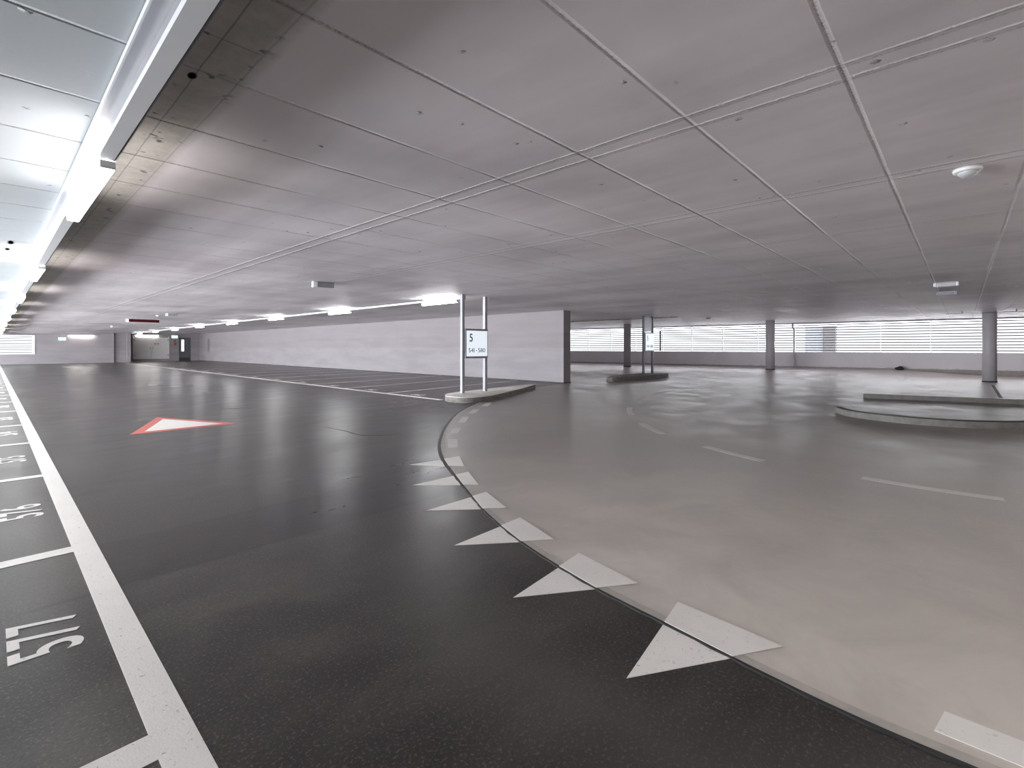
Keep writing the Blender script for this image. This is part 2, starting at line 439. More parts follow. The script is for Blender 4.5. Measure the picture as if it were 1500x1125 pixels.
# ------------------------------------------------------------------ ceiling
bm = bmesh.new()
xs = [-7+i*1.0 for i in range(47)]; ys = [-9+i*1.5 for i in range(48)]
g = [[bm.verts.new((x, y, cz(x, y))) for y in ys] for x in xs]
for i in range(len(xs)-1):
    for j in range(len(ys)-1): bm.faces.new((g[i][j], g[i][j+1], g[i+1][j+1], g[i+1][j]))
r = bmesh.ops.extrude_face_region(bm, geom=bm.faces[:])
for v in [e for e in r['geom'] if isinstance(e, bmesh.types.BMVert)]: v.co.z = CZ+.35
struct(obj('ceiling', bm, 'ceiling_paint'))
def sketch_hole(x, y, rx, ry, label):
    bm = bmesh.new(); lathe(bm, [(.004, .0), (.030, .0), (.036, -.003), (.040, .0)], 20)
    for v in bm.verts: v.co.x *= rx; v.co.y *= ry
    o = obj('cable_outlet', bm, 'black_plastic', loc=(x, y, cz(x, y)-.001)); tag(o, label, 'cable outlet', 'black outlets in the ceiling')
sketch_hole(.735, 3.02, .55, 1.0, 'black round cable outlet in the ceiling just right of the light channel')
sketch_hole(.19, 9.65, .9, 4.2, 'black flat cable outlet in the ceiling left of the light channel')
sketch_hole(.17, 10.35, .7, 3.0, 'smaller black outlet in the ceiling left of the light channel, behind the first')

# ------------------------------------------------------------------ walls of the hall
WX0, WX1, WY0, WY1 = 15.25, 15.70, 11.42, 60.0
o = obj('wall_middle', bx(WX0, WX1, WY0, WY1, 0, CZ+.05), 'wall_paint'); struct(o, 'long lilac white concrete wall behind the right-hand bays')
o = obj('baseboard_middle', bx(WX0-.02, WX1+.01, WY0-.02, WY1, 0, .035), 'joint_sealant'); struct(o, 'dark gap at the foot of the long wall')
# far end wall: window, plain wall, pier, recess with a double gate, door
def slab(name, parts, m, label=None):
    bm = bmesh.new()
    for p in parts: box(bm, *p)
    return struct(obj(name, bm, m), label)
FY = 57.5
slab('wall_far', [(-7, -3.0, FY, FY+.3, 0, CZ+.1), (-3.0, 2.56, FY, FY+.3, 0, .83), (-3.0, 2.56, FY, FY+.3, 2.44, CZ+.1), (2.56, 7.78, FY, FY+.3, 0, CZ+.1),
                  (7.78, 8.73, FY+.22, FY+.5, 0, CZ+.1)], 'wall_paint', 'white end wall with the louvred window')
slab('trim_3', [(8.73, 8.99, FY-.15, 60.2, 0, CZ+.1)], 'wall_paint', 'white pier beside the recess of the gate')
slab('wall_recess', [(8.99, 13.41, 60.0, 60.3, 0, CZ+.1), (13.41, 14.45, 60.0, 60.3, 2.43, CZ+.1), (14.45, 15.8, 60.0, 60.3, 0, CZ+.1)], 'wall_paint', 'white back wall of the recess')
slab('wall_backing', [(13.2, 14.7, 60.35, 60.5, 0, CZ+.1)], 'door_paint')  # added backing slab, hides the outside glow around the door leaf
LWX = -6.0
left_parts = [(LWX-.3, LWX, -9, 61, 0, .25), (LWX-.3, LWX, -9, 61, 2.15, CZ+.1)]
for k in range(12): left_parts.append((LWX-.3, LWX, -9+k*6.2, -9+k*6.2+.5, .25, 2.15))
slab('wall_left', left_parts, 'wall_paint')
slab('wall_back', [(-7, 36, -8.8, -8.5, 0, CZ+.1)], 'wall_paint')
slab('wall_end', [(15.7, 38, 40, 40.3, 0, CZ+.1)], 'wall_paint')

# window in the far wall with white louvres
def louver_mesh(w, z0, z1, n, depth=.10, tilt=.5, t=.012):
    bm = bmesh.new()
    for i in range(n):
        z = z0+(i+.5)*(z1-z0)/n
        a = [(-.5*depth*math.cos(tilt), -.5*depth*math.sin(tilt)), (.5*depth*math.cos(tilt), .5*depth*math.sin(tilt))]
        vs = []
        for x in (0, w):
            for (yy, zz) in a:
                for s in (-t/2, t/2): vs.append(bm.verts.new((x, yy, z+zz+s)))
        q = vs
        for fidx in ((0, 1, 3, 2), (4, 6, 7, 5), (0, 4, 5, 1), (2, 3, 7, 6), (1, 5, 7, 3), (0, 2, 6, 4)): bm.faces.new([q[i] for i in fidx])
    return bm
w1 = bpy.data.objects.new('window_1', None); C.objects.link(w1); w1.location = (-3.0, FY, 0); struct(w1, 'louvred window in the far end wall')
bm = bmesh.new()
for b_ in ((0, 5.56, -.04, .12, .83, .90), (0, 5.56, -.04, .12, 2.37, 2.44), (0, .08, -.04, .12, .9, 2.37), (5.40, 5.56, -.04, .12, .9, 2.37), (2.72, 2.80, -.02, .12, .9, 2.37)): box(bm, *b_)
obj('window_frame', bm, 'white_plastic', w1)
o = obj('louver_blades', louver_mesh(5.4, .90, 2.37, 10, .12, .3, .02), 'blade_white', w1, loc=(.05, .12, 0))

# recess: double gate, gate lamp, door
g1 = bpy.data.objects.new('door_1', None); C.objects.link(g1); g1.location = (9.65, 60.0, 0); struct(g1, 'grey white double fire gate in the recess')
for s, (x0, x1) in enumerate(((0, 1.40), (1.42, 2.82))):
    lf = obj('gate_leaf', bx(x0, x1, -.06, -.005, .34, 2.41, bev=.01), 'gate_paint', g1)
    hx = 1.30 if s == 0 else 1.53
    obj('gate_handle', bx(hx-.03, hx+.03, -.11, -.06, 1.22, 1.42, bev=.008), 'grey_metal', lf)
    for hz in (.62, 2.15):
        hxx = .02 if s == 0 else 2.80
        obj('hinge', bx(hxx-.05, hxx+.05, -.09, -.055, hz-.1, hz+.1, bev=.008), 'grey_metal', lf)
obj('gate_frame', box(box(box(bmesh.new(), -.09, -.0, -.08, -.002, .25, 2.5), 2.82, 2.91, -.08, -.002, .25, 2.5), -.09, 2.91, -.08, -.002, .25, .335), 'gate_paint', g1)
for xx in (1.62, 1.86): obj('notice_plate', bx(xx, xx+.18, -.07, -.06, 1.72, 1.80), 'fire_red', g1)
d2 = bpy.data.objects.new('door_2', None); C.objects.link(d2); d2.location = (13.41, 60.0, 0); struct(d2, 'dark grey door with narrow glass strip')
lf = obj('door_leaf', bx(.06, .98, .02, .08, .02, 2.37, bev=.006), 'door_paint', d2)
obj('pane', bx(.22, .46, .005, .02, 1.0, 2.22, bev=.004), 'pane_glow', d2)
obj('door_handle', tube(bmesh.new(), [(.13, .02, 1.05), (.13, -.05, 1.05), (.26, -.05, 1.05)], .012), 'steel', d2)
obj('door_frame', box(box(box(bmesh.new(), 0, .06, -.02, .12, 0, 2.43), .98, 1.04, -.02, .12, 0, 2.43), .06, .98, -.02, .12, 2.37, 2.43), 'dark_metal', d2)
obj('kick_plate', bx(.07, .97, .008, .02, .03, .32), 'dark_rubber', d2)
t = thing('fire_alarm_cabinet', 'small red fire alarm cabinet on the recess wall beside the dark door', 'fire cabinet', (12.95, 60.0, 1.62))
obj('cabinet_body', bx(0, .22, -.09, -.003, 0, .30, bev=.01), 'fire_red', t); obj('notice', bx(.0, .2, -.02, -.003, .36, .56), 'fire_red', t)
t = thing('ventilation_grille', 'narrow grey upright grille on the long wall beside the dark door', 'grille', (WX0, 56.4, .95))
bm = bmesh.new(); box(bm, -.03, -.002, 0, .62, 0, 1.35)
obj('grille_frame', bm, 'grey_metal', t)
bm = bmesh.new()
for k in range(13): box(bm, -.045, -.03, .05, .57, .06+k*.097, .11+k*.097)
obj('grille_slats', bm, 'dark_metal', t)

# ------------------------------------------------------------------ right side: parapet, louvred windows, columns
A = Vector((31.4, 22.5)); B = Vector((33.7, -2.8)); dr = (B-A).normalized(); nr = Vector((-dr.y, dr.x))   # nr points outwards
if nr.x < 0: nr = -nr
wrz = math.atan2(dr.y, dr.x)
S0, S1 = -17.4, 31.5
def W(s, d, z=0.0):
    p = A+dr*s+nr*d; return (p.x, p.y, z)
def wall_strip(d0, d1, z0, z1, s0=S0, s1=S1):
    bm = bmesh.new(); pts = [W(s0, d0)[:2], W(s1, d0)[:2], W(s1, d1)[:2], W(s0, d1)[:2]]
    return prism(bm, pts, z0, z1)
struct(obj('wall_right', wall_strip(0, .25, -.05, 1.13), 'parapet_paint'), 'pale grey parapet under the long louvred windows')
o = obj('trim_4', wall_strip(-.03, .30, 2.80, CZ+.05), 'dark_metal'); struct(o, 'dark head rail above the long windows')
o = obj('baseboard_right', wall_strip(-.015, .0, 0.0, .27), 'kerb_lip'); struct(o, 'dirty strip at the foot of the parapet')
muls = [S0+.05]
s = -15.0
marks = [-15.2, -13.1, -11.0, -8.9, -6.8, -4.7, -2.6, -.6, 1.24, 3.15, 5.1, 7.1, 9.12, 11.1, 13.17, 15.2, 17.25, 19.3, 21.4, 23.45, 25.5, 27.6, 29.6, 31.4]
for k in range(len(marks)-1):
    s0, s1 = marks[k], marks[k+1]; wn = bpy.data.objects.new('window_%d' % (k+2), None); C.objects.link(wn)
    wn.location = W(s0, .10); wn.rotation_euler = (0, 0, wrz); struct(wn)
    ln = s1-s0
    sg = 1
    o = obj('louver_blades', louver_mesh(ln-.04, 1.16, 2.79, 11, .09, .38*sg, .023), 'blade_white', wn, loc=(.02, .08, 0))
    obj('mullion', bx(-.013, .013, -.02, .03, 1.13, 2.80), 'white_metal', wn)

for i, (x, y, lab) in enumerate(((26.85, 15.2, 'round grey concrete column behind the far lit parking sign'), (28.5, 7.56, 'round grey concrete column standing before the middle of the long windows'),
                                 (27.4, -.8, 'round grey concrete column at the right, beyond the low kerbs'))):
    z0 = fz(x, y)
    t = thing('column', lab, 'column', (x, y, z0), 0, 'round concrete columns')
    bm = bmesh.new(); cyl(bm, 0, 0, 0, CZ-z0, .22, seg=48)
    obj('shaft', bm, 'column_paint', t, smooth=False)
    bm = bmesh.new(); lathe(bm, [(.222, 0.004), (.228, .004), (.228, .05), (.222, .055)], 48); obj('collar', bm, 'dark_rubber', t)
for o_ in [o for o in C.objects if o.name.startswith('shaft')]:
    for p in o_.data.polygons: p.use_smooth = len(p.vertices) == 4
# pipes on the window wall
def wpipe(s, pts, r, name, lab, m):
    o = obj(name, tube(bmesh.new(), [W(s+ds, d, z) for ds, d, z in pts], r), m, smooth=True); return tag(o, lab, 'pipe')
wpipe(15.17, [(-.05, -.16, 2.80), (-.05, -.16, 2.62), (.02, -.12, 2.45), (.02, -.12, .75), (.06, -.14, .62), (.06, -.14, .30)], .05, 'drain_pipe', 'white drain pipe running down past the windows to the parapet foot', 'white_metal')
wpipe(7.02, [(0, -.10, 2.55), (0, -.10, 1.16)], .055, 'conduit', 'short grey upright conduit before the windows beside the far parking sign', 'steel')
# something dark left at the foot of the parapet
bm = bmesh.new(); bmesh.ops.create_uvsphere(bm, u_segments=18, v_segments=10, radius=.16)
for v in bm.verts:
    n_ = .8+.35*math.sin(v.co.x*23+1)*math.cos(v.co.y*19)
    v.co = Vector((v.co.x*1.9*n_, v.co.y*n_, max(v.co.z*.75*n_, -.08)+.08))
x_, y_, _ = W(20.1, -.45); o = obj('rubbish_bag', bm, 'dark_rubber', smooth=True, loc=(x_, y_, fz(x_, y_)+CONZ)); o.rotation_euler = (0, 0, wrz)
tag(o, 'small black lump of rubbish lying at the foot of the parapet', 'rubbish')
# houses outside, seen through the louvres
def outside(s, d, w, dep, z1, m, lab):
    bm = prism(bmesh.new(), [W(s, d)[:2], W(s+w, d)[:2], W(s+w, d+dep)[:2], W(s, d+dep)[:2]], -4, z1)
    return tag(obj('building', bm, m), lab, 'building')
outside(15.45, 14, .9, 1.2, 5.5, 'facade', 'narrow grey tower outside, seen through the louvres right of the drain pipe')
outside(14.1, 14.3, 1.3, 2.0, 3.3, 'facade_pale', 'pale low building outside, seen through the louvres beside the grey tower')

# ------------------------------------------------------------------ trunking and lamps
def channel_profile(path, prof):
    bm = bmesh.new(); rings = []
    for (x, y, z) in path: rings.append([bm.verts.new((x+px, y, z+pz)) for px, pz in prof])
    n = len(prof)
    for a, b in zip(rings, rings[1:]):
        for i in range(n): bm.faces.new((a[i], a[(i+1) % n], b[(i+1) % n], b[i]))
    bm.faces.new(rings[0]); bm.faces.new(rings[-1][::-1])
    return bm
LZ = -.256     # underside of the left channel, relative to the ceiling
pathL = [(0, y, cz(.5, y)) for y in [-8.4]+list(range(-6, 57, 3))+[57.0]]
t = thing('light_channel', 'long white C-shaped lighting channel under the ceiling along the left-hand bays', 'light channel', (0, 0, 0))
obj('web', channel_profile(pathL, [(.520, LZ+.012), (.528, LZ+.012), (.528, -.02), (.520, -.02)]), 'web_grey', t)
obj('lower_flange', channel_profile(pathL, [(.462, LZ), (.540, LZ), (.540, LZ+.012), (.472, LZ+.012), (.472, LZ+.034), (.462, LZ+.034)]), 'flange_white', t)
obj('upper_flange', channel_profile(pathL, [(.444, -.034), (.452, -.034), (.452, -.020), (.540, -.020), (.540, -.004), (.444, -.004)]), 'flange_white', t)
prof2 = [(.546, LZ+.004), (.552, LZ+.004), (.552, LZ+.05), (.546, LZ+.05)]
obj('edge_strip', channel_profile(pathL, prof2), 'grey_metal', t)
places = ['above the camera\'s back', 'behind the camera', 'nearest of the left-hand row', 'second of the left-hand row', 'third of the left-hand row', 'fourth of the left-hand row', 'fifth of the left-hand row',
          'sixth of the left-hand row', 'seventh of the left-hand row', 'eighth of the left-hand row', 'ninth of the left-hand row']
def tube_light(loc, x0, x1, z0, z1, L, glow, label, group):
    t = thing('tube_light', label, 'light', loc, 0, group)
    if z1 > z0+.1:
        obj('upper_diffuser', bx(x0, .514, .02, L-.02, z0+.09, z1, bev=.004), 'lamp_side', t); z1 = z0+.052
    obj('diffuser', bx(x0, x1, .03, L-.03, z0, z1, bev=.012), glow, t)
    bm = bx(x0+.002, x1-.002, 0, .03, z0+.002, z1-.002, bev=.006); obj('end_cap', bm, 'white_plastic', t)
    bm = bx(x0+.002, x1-.002, L-.03, L, z0+.002, z1-.002, bev=.006); obj('end_cap', bm, 'white_plastic', t)
    return t
protoL = None
ordn = ['first', 'second', 'third', 'fourth', 'fifth', 'sixth', 'seventh', 'eighth', 'ninth']
for k in range(-2, 9):
    y = 4.0+5.9*k
    lab = ('lit tube lamp of the left-hand light channel, %s from the camera, above the bay line' % ordn[k]) if k >= 0 else 'lit tube lamp of the left-hand light channel behind the viewer'
    if protoL is None:
        protoL = tube_light((0, y, cz(.5, y)), .470, .552, LZ-.054, -.04, 1.95, 'lamp_glow', lab, 'tube lamps of the left-hand light channel'); c = protoL
    else:
        c = copy_tree(protoL); c.location = (0, y, cz(.5, y+1)); c['label'] = lab
# right-hand rail
RX = 8.95
pathR = [(0, y, cz(RX, y)) for y in [10.25]+list(range(12, 56, 3))+[56.5]]
t = thing('light_rail', 'thin white lighting rail under the ceiling along the right-hand bays', 'light rail')
obj('rail', channel_profile(pathR, [(RX-.035, -.10), (RX+.035, -.10), (RX+.035, -.045), (RX-.035, -.045)]), 'white_metal', t)
for y in range(11, 56, 3): obj('hanger', bx(RX-.008, RX+.008, y-.012, y+.012, cz(RX, y)-.05, cz(RX, y)-.001), 'steel', t)
obj('end_bracket', bx(RX-.06, RX+.05, 10.12, 10.25, CZ-.13, CZ-.002, bev=.01), 'steel', t)
protoR = None
for k in range(8):
    y = 10.42+5.95*k
    lab = 'lit tube lamp under the right-hand rail, %s from the near parking sign' % ordn[k]
    if protoR is None:
        protoR = tube_light((RX, y, cz(RX, y)), -.045, .045, -.185, -.10, 1.62, 'lamp_glow_right', lab, 'tube lamps of the right-hand rail'); c = protoR
    else:
        c = copy_tree(protoR); c.location = (RX, y, cz(RX, y)); c['label'] = lab
# added lamp row behind the viewer, unseen, brightening the near concrete
protoB = None
for k in range(4):
    x = 1.9+3.4*k; lab = 'added unseen tube lamp with reflector on the ceiling behind the viewer'
    if protoB is None:
        protoB = tube_light((x, -2.6, CZ), -.045, .045, -.30, -.22, 1.62, 'fill_lamp_glow', lab, 'added tube lamps behind the viewer'); protoB.rotation_euler = (0, 0, -PI/2); c = protoB
        obj('reflector', bx(-.22, .22, -.04, 1.66, -.215, -.19, bev=.004), 'flange_white', protoB)  # added to keep the lamp light off the ceiling
        for yy in (.3, 1.3): obj('hanger', bx(-.01, .01, yy, yy+.02, -.19, -.001), 'steel', protoB)
    else:
        c = copy_tree(protoB); c.location = (x, -2.6, CZ)
# added lamps, unseen behind the long wall, brightening the parapet and columns
for k in range(4):
    c = copy_tree(protoR); c.location = (15.95, 14.0+4.5*k, CZ+.095); c['label'] = 'added unseen tube lamp on the far side of the long wall'; c['group'] = 'added tube lamps on the far side of the long wall'
# lamps washing the end wall
for x0, x1, y, z, lab in ((4.65, 6.39, FY, 2.45, 'lit strip lamp washing the plain white end wall'), (9.75, 11.65, 60.0, 2.62, 'lit strip lamp above the double gate in the recess')):
    t = thing('strip_light', lab, 'light', (x0, y, z), 0, 'strip lamps on the end walls')
    obj('diffuser', bx(.04, x1-x0-.04, -.12, -.05, -.03, .02, bev=.012), 'wall_lamp_glow', t)
    obj('housing', bx(0, x1-x0, -.14, -.002, .02, .06, bev=.006), 'white_metal', t)

# exit signs
def exit_sign(loc, w, hgt, lab):
    t = thing('exit_sign', lab, 'exit sign', loc, 0, 'green lit exit signs')
    lp = obj('lit_panel', bx(0, w, -.05, -.005, 0, hgt, bev=.01), 'exit_glow', t)
    obj('housing', bx(-.02, w+.02, -.06, .03, hgt, hgt+.05, bev=.008), 'white_plastic', t)
    obj('hanger', bx(w/2-.012, w/2+.012, -.02, .0, hgt+.05, cz(loc[0], loc[1])-loc[2]-.001), 'steel', t)
    bm = bmesh.new(); z0 = hgt*.5
    for p_ in ([(.52, .25), (.80, .25), (.80, .75), (.52, .75)], [(.12, .42), (.30, .42), (.30, .25), (.45, .5), (.30, .75), (.30, .58), (.12, .58)]):
        lo = [bm.verts.new((a*w, -.056, b*hgt)) for a, b in p_]; hi = [bm.verts.new((a*w, -.049, b*hgt)) for a, b in p_]
        n_ = len(p_); bm.faces.new(lo); bm.faces.new(hi[::-1])
        for i in range(n_): bm.faces.new((lo[i], lo[(i+1) % n_], hi[(i+1) % n_], hi[i]))
    obj('pictogram', bm, 'white_plastic', lp)
exit_sign((3.99, FY-.35, 2.03), .48, .20, 'green lit exit sign on the end wall beside the louvred window')
exit_sign((12.62, 59.3, 2.36), .52, .24, 'green lit exit sign hanging before the recess near the dark door')

# hanging red display
t = thing('display_board', 'long dark red display board hanging from the ceiling', 'display board', (4.42, 29.0, 0))
zc = cz(5, 29)
obj('board_case', bx(0, 1.26, -.04, .12, 2.60, 2.77, bev=.008), 'white_metal', t)
obj('display', bx(.05, 1.235, -.052, -.038, 2.615, 2.755), 'red_plastic', t)
for x in (.2, 1.05): obj('hanger', bx(x-.01, x+.01, .03, .05, 2.77, zc-.001), 'steel', t)
obj('side_lamp', bx(-.05, 0, -.02, .10, 2.62, 2.76, bev=.008), 'white_plastic', t)

# emergency luminaires on the ceiling
def emergency(x, y, rz, lab, s=1.0):
    z = cz(x, y)
    t = thing('emergency_light', lab, 'emergency light', (x, y, z), rz, 'small emergency lights on the ceiling')
    obj('housing', bx(-.10*s, .26*s, -.05*s, .05*s, -.115*s, -.006, bev=.008), 'grey_metal', t)
    obj('lit_face', bx(-.20*s, -.10*s, -.06*s, .06*s, -.125*s, -.004, bev=.012), 'white_plastic', t)  # white end stands in for the lit face, grey housing for the side
    obj('mount', bx(-.08*s, .24*s, -.02*s, .02*s, -.006, 0), 'steel', t)
emergency(5.02, 10.45, -.15, 'small white and grey emergency light on the ceiling left of the near parking sign')
emergency(5.25, 24.8, -.15, 'small emergency light on the ceiling just right of the red display board', .9)
emergency(5.25, 38.6, -.15, 'small emergency light on the ceiling left of the red display board, farthest back', .95)
def detector(x, y, r, lab):
    z = cz(x, y)
    t = thing('motion_detector', lab, 'motion detector', (x, y, z))
    obj('base', lathe(bmesh.new(), [(.5*r, -.001), (r, -.001), (r, -.02), (.93*r, -.028), (.7*r, -.030)], 40), 'white_plastic', t, smooth=True)
    obj('lens', lathe(bmesh.new(), [(.70*r, -.029), (.66*r, -.042), (.52*r, -.058), (.3*r, -.068), (.05*r, -.071)], 40), 'lens_plastic', t, smooth=True)
detector(5.42, -.03, .092, 'round white motion detector on the ceiling at the upper right')
detector(5.15, 26.6, .08, 'tiny round white detector on the ceiling near the red display board')
def batten(x, y0, y1, lit, lab):
    t = thing('batten_light', lab, 'light', (x, y0, cz(x, y0)), 0, 'battens on the right-hand ceiling')
    L = y1-y0
    obj('diffuser', bx(-.05, .05, .05, L-.05, -.09, -.02, bev=.012), 'lens_plastic' if lit else 'grey_metal', t)
    obj('end_cap', bx(-.055, .055, 0, .05, -.095, -.01, bev=.01), 'white_plastic' if lit else 'grey_metal', t)
    obj('end_cap', bx(-.055, .055, L-.05, L, -.095, -.01, bev=.01), 'white_plastic' if lit else 'grey_metal', t)
    obj('mount', bx(-.03, .03, .03, L-.03, -.02, -.0), 'steel', t)
batten(14.5, .06, .48, True, 'short batten lamp with white end caps on the ceiling at the right, nearer of two')
batten(16.9, .10, .50, False, 'dull grey batten lamp on the ceiling at the right, farther of two')
t = thing('cable_tray', 'thin dark cable tray under the ceiling behind the end of the long wall', 'cable tray', (21.75, 9.7, 0))
bm = bmesh.new(); box(bm, -.10, .10, 0, 6.2, 2.79, 2.80); box(bm, -.10, -.09, 0, 6.2, 2.80, 2.83); box(bm, .09, .10, 0, 6.2, 2.80, 2.83)
obj('tray', bm, 'dark_metal', t)
for k in range(5): obj('hanger', bx(-.012, .012, .3+k*1.4, .33+k*1.4, 2.80, CZ-.001), 'dark_metal', t)
t = thing('cable_tray', 'short dark cable tray under the ceiling at the right-hand column', 'cable tray', (26.2, -1.9, 0), -.05)
obj('tray', bx(-.08, .08, 0, 2.4, 2.74, 2.76), 'dark_metal', t)
for k in range(2): obj('hanger', bx(-.012, .012, .4+k*1.5, .43+k*1.5, 2.76, CZ-.001), 'dark_metal', t)
o = obj('ceiling_sensor', bx(23.8, 23.98, 9.0, 9.18, CZ-.07, CZ-.001, bev=.01), 'dark_metal'); tag(o, 'small dark sensor box on the ceiling before the long windows', 'sensor')

# ------------------------------------------------------------------ traffic islands and parking signs
isl = catmull([(8.45, 10.25), (8.12, 9.95), (7.98, 9.55), (8.05, 9.20), (8.35, 9.0), (8.92, 9.02), (10.01, 9.44), (11.14, 9.92), (12.1, 10.38), (12.6, 10.62), (12.62, 10.75), (12.28, 10.78), (11.2, 10.68), (9.8, 10.52), (8.9, 10.40)], 5)
t = thing('traffic_island', 'long pale raised kerb island carrying the near parking sign', 'traffic island', (9.5, 9.8, 0))
bm = prism(bmesh.new(), [(x-9.5, y-9.8) for x, y in isl], .002, .135); obj('kerb_side', bm, 'kerb_concrete', t)
cx_, cy_ = 9.9, 9.85
bm = prism(bmesh.new(), [(x-9.5, y-9.8) for x, y in isl], .135, .15, .012); obj('top_slab', bm, 'kerb_top', t)
def box_pt(x, y): return x, y
def parking_sign(x, y, z, pan0, pan1, lab, head=False, pm='steel'):
    """two posts joined by a lit box; the posts stand .90 apart along X and reach the ceiling"""
    t = thing('parking_sign', lab, 'sign', (x, y, z), 0, 'lit parking bay signs')
    H = CZ-z-.002
    for k, px in enumerate((0, .86)): obj('post', bx(px-.045, px+.045, -.045, .045, 0, H, bev=.006), pm, t)
    zb, zt = pan0-z, pan1-z
    obj('sign_frame', bx(.047, .905, -.07, .07, zb, zt, bev=.01), 'grey_metal', t)
    fa = obj('lit_panel', bx(.09, .865, -.082, -.069, zb+.055, zt-.055), 'sign_glow', t)
    u, v = (1, 0, 0), (0, 0, 1)
    hh = zt-zb
    bm = fit_text('5', (.185, -.0825, zb+hh*.56), u, v, .12, hh*.27, .004, .01); obj('numeral', bm, 'sign_ink', fa)
    bm = bmesh.new(); cxx = .15
    for ch, w_ in (('5', .078), ('4', .078), ('1', .02), (' ', .03), ('-', .05), (' ', .03), ('5', .078), ('8', .078), ('0', .078)):
        if ch == '-': box(bm, cxx, cxx+w_, -.0865, -.0825, zb+hh*.255, zb+hh*.275)
        elif ch != ' ':
            b2 = fit_text(ch, (cxx, -.0825, zb+hh*.20), u, v, w_, hh*.14, .004, .0)
            me = bpy.data.meshes.new('glyph'); b2.to_mesh(me); b2.free(); bm.from_mesh(me); bpy.data.meshes.remove(me)
        cxx += w_+(.018 if ch not in ' -' else .006)
    obj('bay_numbers', bm, 'sign_ink', fa)
    if head: obj('head_panel', bx(.045, .815, -.02, .02, zt+.06, H-.04), 'grey_metal', t)
    return t
parking_sign(8.79, 10.02, .15, 1.10, 1.92, 'near white lit sign reading 5 and 541 - 580 between two steel posts')
isl2 = catmull([(17.3, 10.75), (17.15, 10.55), (17.3, 10.35), (18.2, 10.15), (19.4, 10.0), (20.6, 9.92), (21.4, 10.0), (21.75, 10.3), (21.4, 10.85), (20.2, 11.2), (18.6, 11.05)], 5)
t = thing('traffic_island', 'dark kerb island carrying the far parking sign beyond the wall end', 'traffic island', (19.5, 10.5, 0))
obj('kerb_side', prism(bmesh.new(), [(x-19.5, y-10.5) for x, y in isl2], .002, .17), 'kerb_concrete', t)
obj('top_slab', prism(bmesh.new(), [(x-19.5, y-10.5) for x, y in isl2], .17, .185, .012), 'kerb_concrete', t)
parking_sign(20.45, 10.75, .185, 1.22, 2.10, 'far white lit sign reading 5 between two dark posts, below a grey head panel', True, 'dark_metal')

# low kerbs of the central island at the right
kp = catmull([(13.2, 2.30), (12.7, 2.15), (12.25, 1.98), (11.80, 1.72), (11.55, 1.40), (11.40, 1.0), (11.34, .55), (11.42, .05), (11.66, -.40), (12.02, -.80), (12.6, -1.25), (13.4, -1.7), (14.4, -2.1)][2:], 6)
t = thing('low_kerb', 'curved low concrete kerb with black rubber top at the right', 'kerb')
obj('kerb_side', ribbon(bmesh.new(), kp, offset(kp, -.11), .008, .125), 'kerb_pale', t)
obj('rubber_strip', ribbon(bmesh.new(), offset(kp, -.008), offset(kp, -.10), .125, .142), 'dark_rubber', t)
bm = prism(bmesh.new(), [(16.33, 2.0), (16.45, 2.0), (17.6, -2.5), (17.48, -2.5)], .008, .125, .008)
tag(obj('straight_kerb', bm, 'kerb_pale'), 'straight low concrete kerb behind the curved one at the right', 'kerb')
bm = prism(bmesh.new(), [(19.0, -.74), (19.0, -.82), (25.2, -.86), (25.2, -.78)], .0065, .0095)
struct(obj('trim_5', bm, 'joint_sealant'), 'dark expansion joint in the concrete floor')

# ------------------------------------------------------------------ road markings
PT = .003
def mark(name, pts, m, lab, cat, group=None, base=0.0, bmf=None):
    bm = prism(bmesh.new(), pts, base+.0005, base+PT) if bmf is None else bmf
    return tag(obj(name, bm, m), lab, cat, group)
def strip(x0, x1, y0, y1): return [(x0, y0), (x1, y0), (x1, y1), (x0, y1)]
# wide line along the left-hand bays
ly = [-7, 0, 1.5, 2.2, 3, 4, 5, 8, 12.4, 20, 30, 45, 57.3]
mark('bay_line', strip(.388, .516, -7, 57.2), 'white_paint', 'wide white line along the fronts of the left-hand bays', 'road marking')
divL = [-.55, 2.075, 4.52, 7.36, 10.03, 12.44, 15.3, 17.9, 20.5, 23.1, 25.7, 28.3, 30.9, 33.5, 36.1, 38.7, 41.3, 43.9, 46.5, 49.1]
names = [578, 577, 576, 575, 574, 573, 572, 571, 570, 569, 568, 567, 566, 565, 564, 563, 562, 561, 560]
for i, y in enumerate(divL):
    w = .15 if i == 1 else .13
    lab = 'white bay divider between bays %d and %d on the left' % (names[i-1], names[i]) if 0 < i < len(names) else 'white bay divider %s of the left-hand row' % ('nearest the viewer' if i == 0 else 'farthest away')
    mark('bay_divider', strip(-5.0, .388, y-w/2, y+w/2), 'white_paint' if i < 4 else 'line_paint', lab, 'road marking', 'bay dividers of the left-hand row')
for i in range(1, 12):
    n = names[i]; y0 = divL[i]; c = y0+(1.23 if i == 1 else 1.36)
    tag(bay_number(str(n), (.306, c-.255, .0005), (0, 1, 0), (-1, 0, 0), .46 if i > 1 else .43, .255, .035, 'white_paint'), 'white number %d painted in a left-hand bay' % n, 'road marking', 'numbers of the left-hand bays')
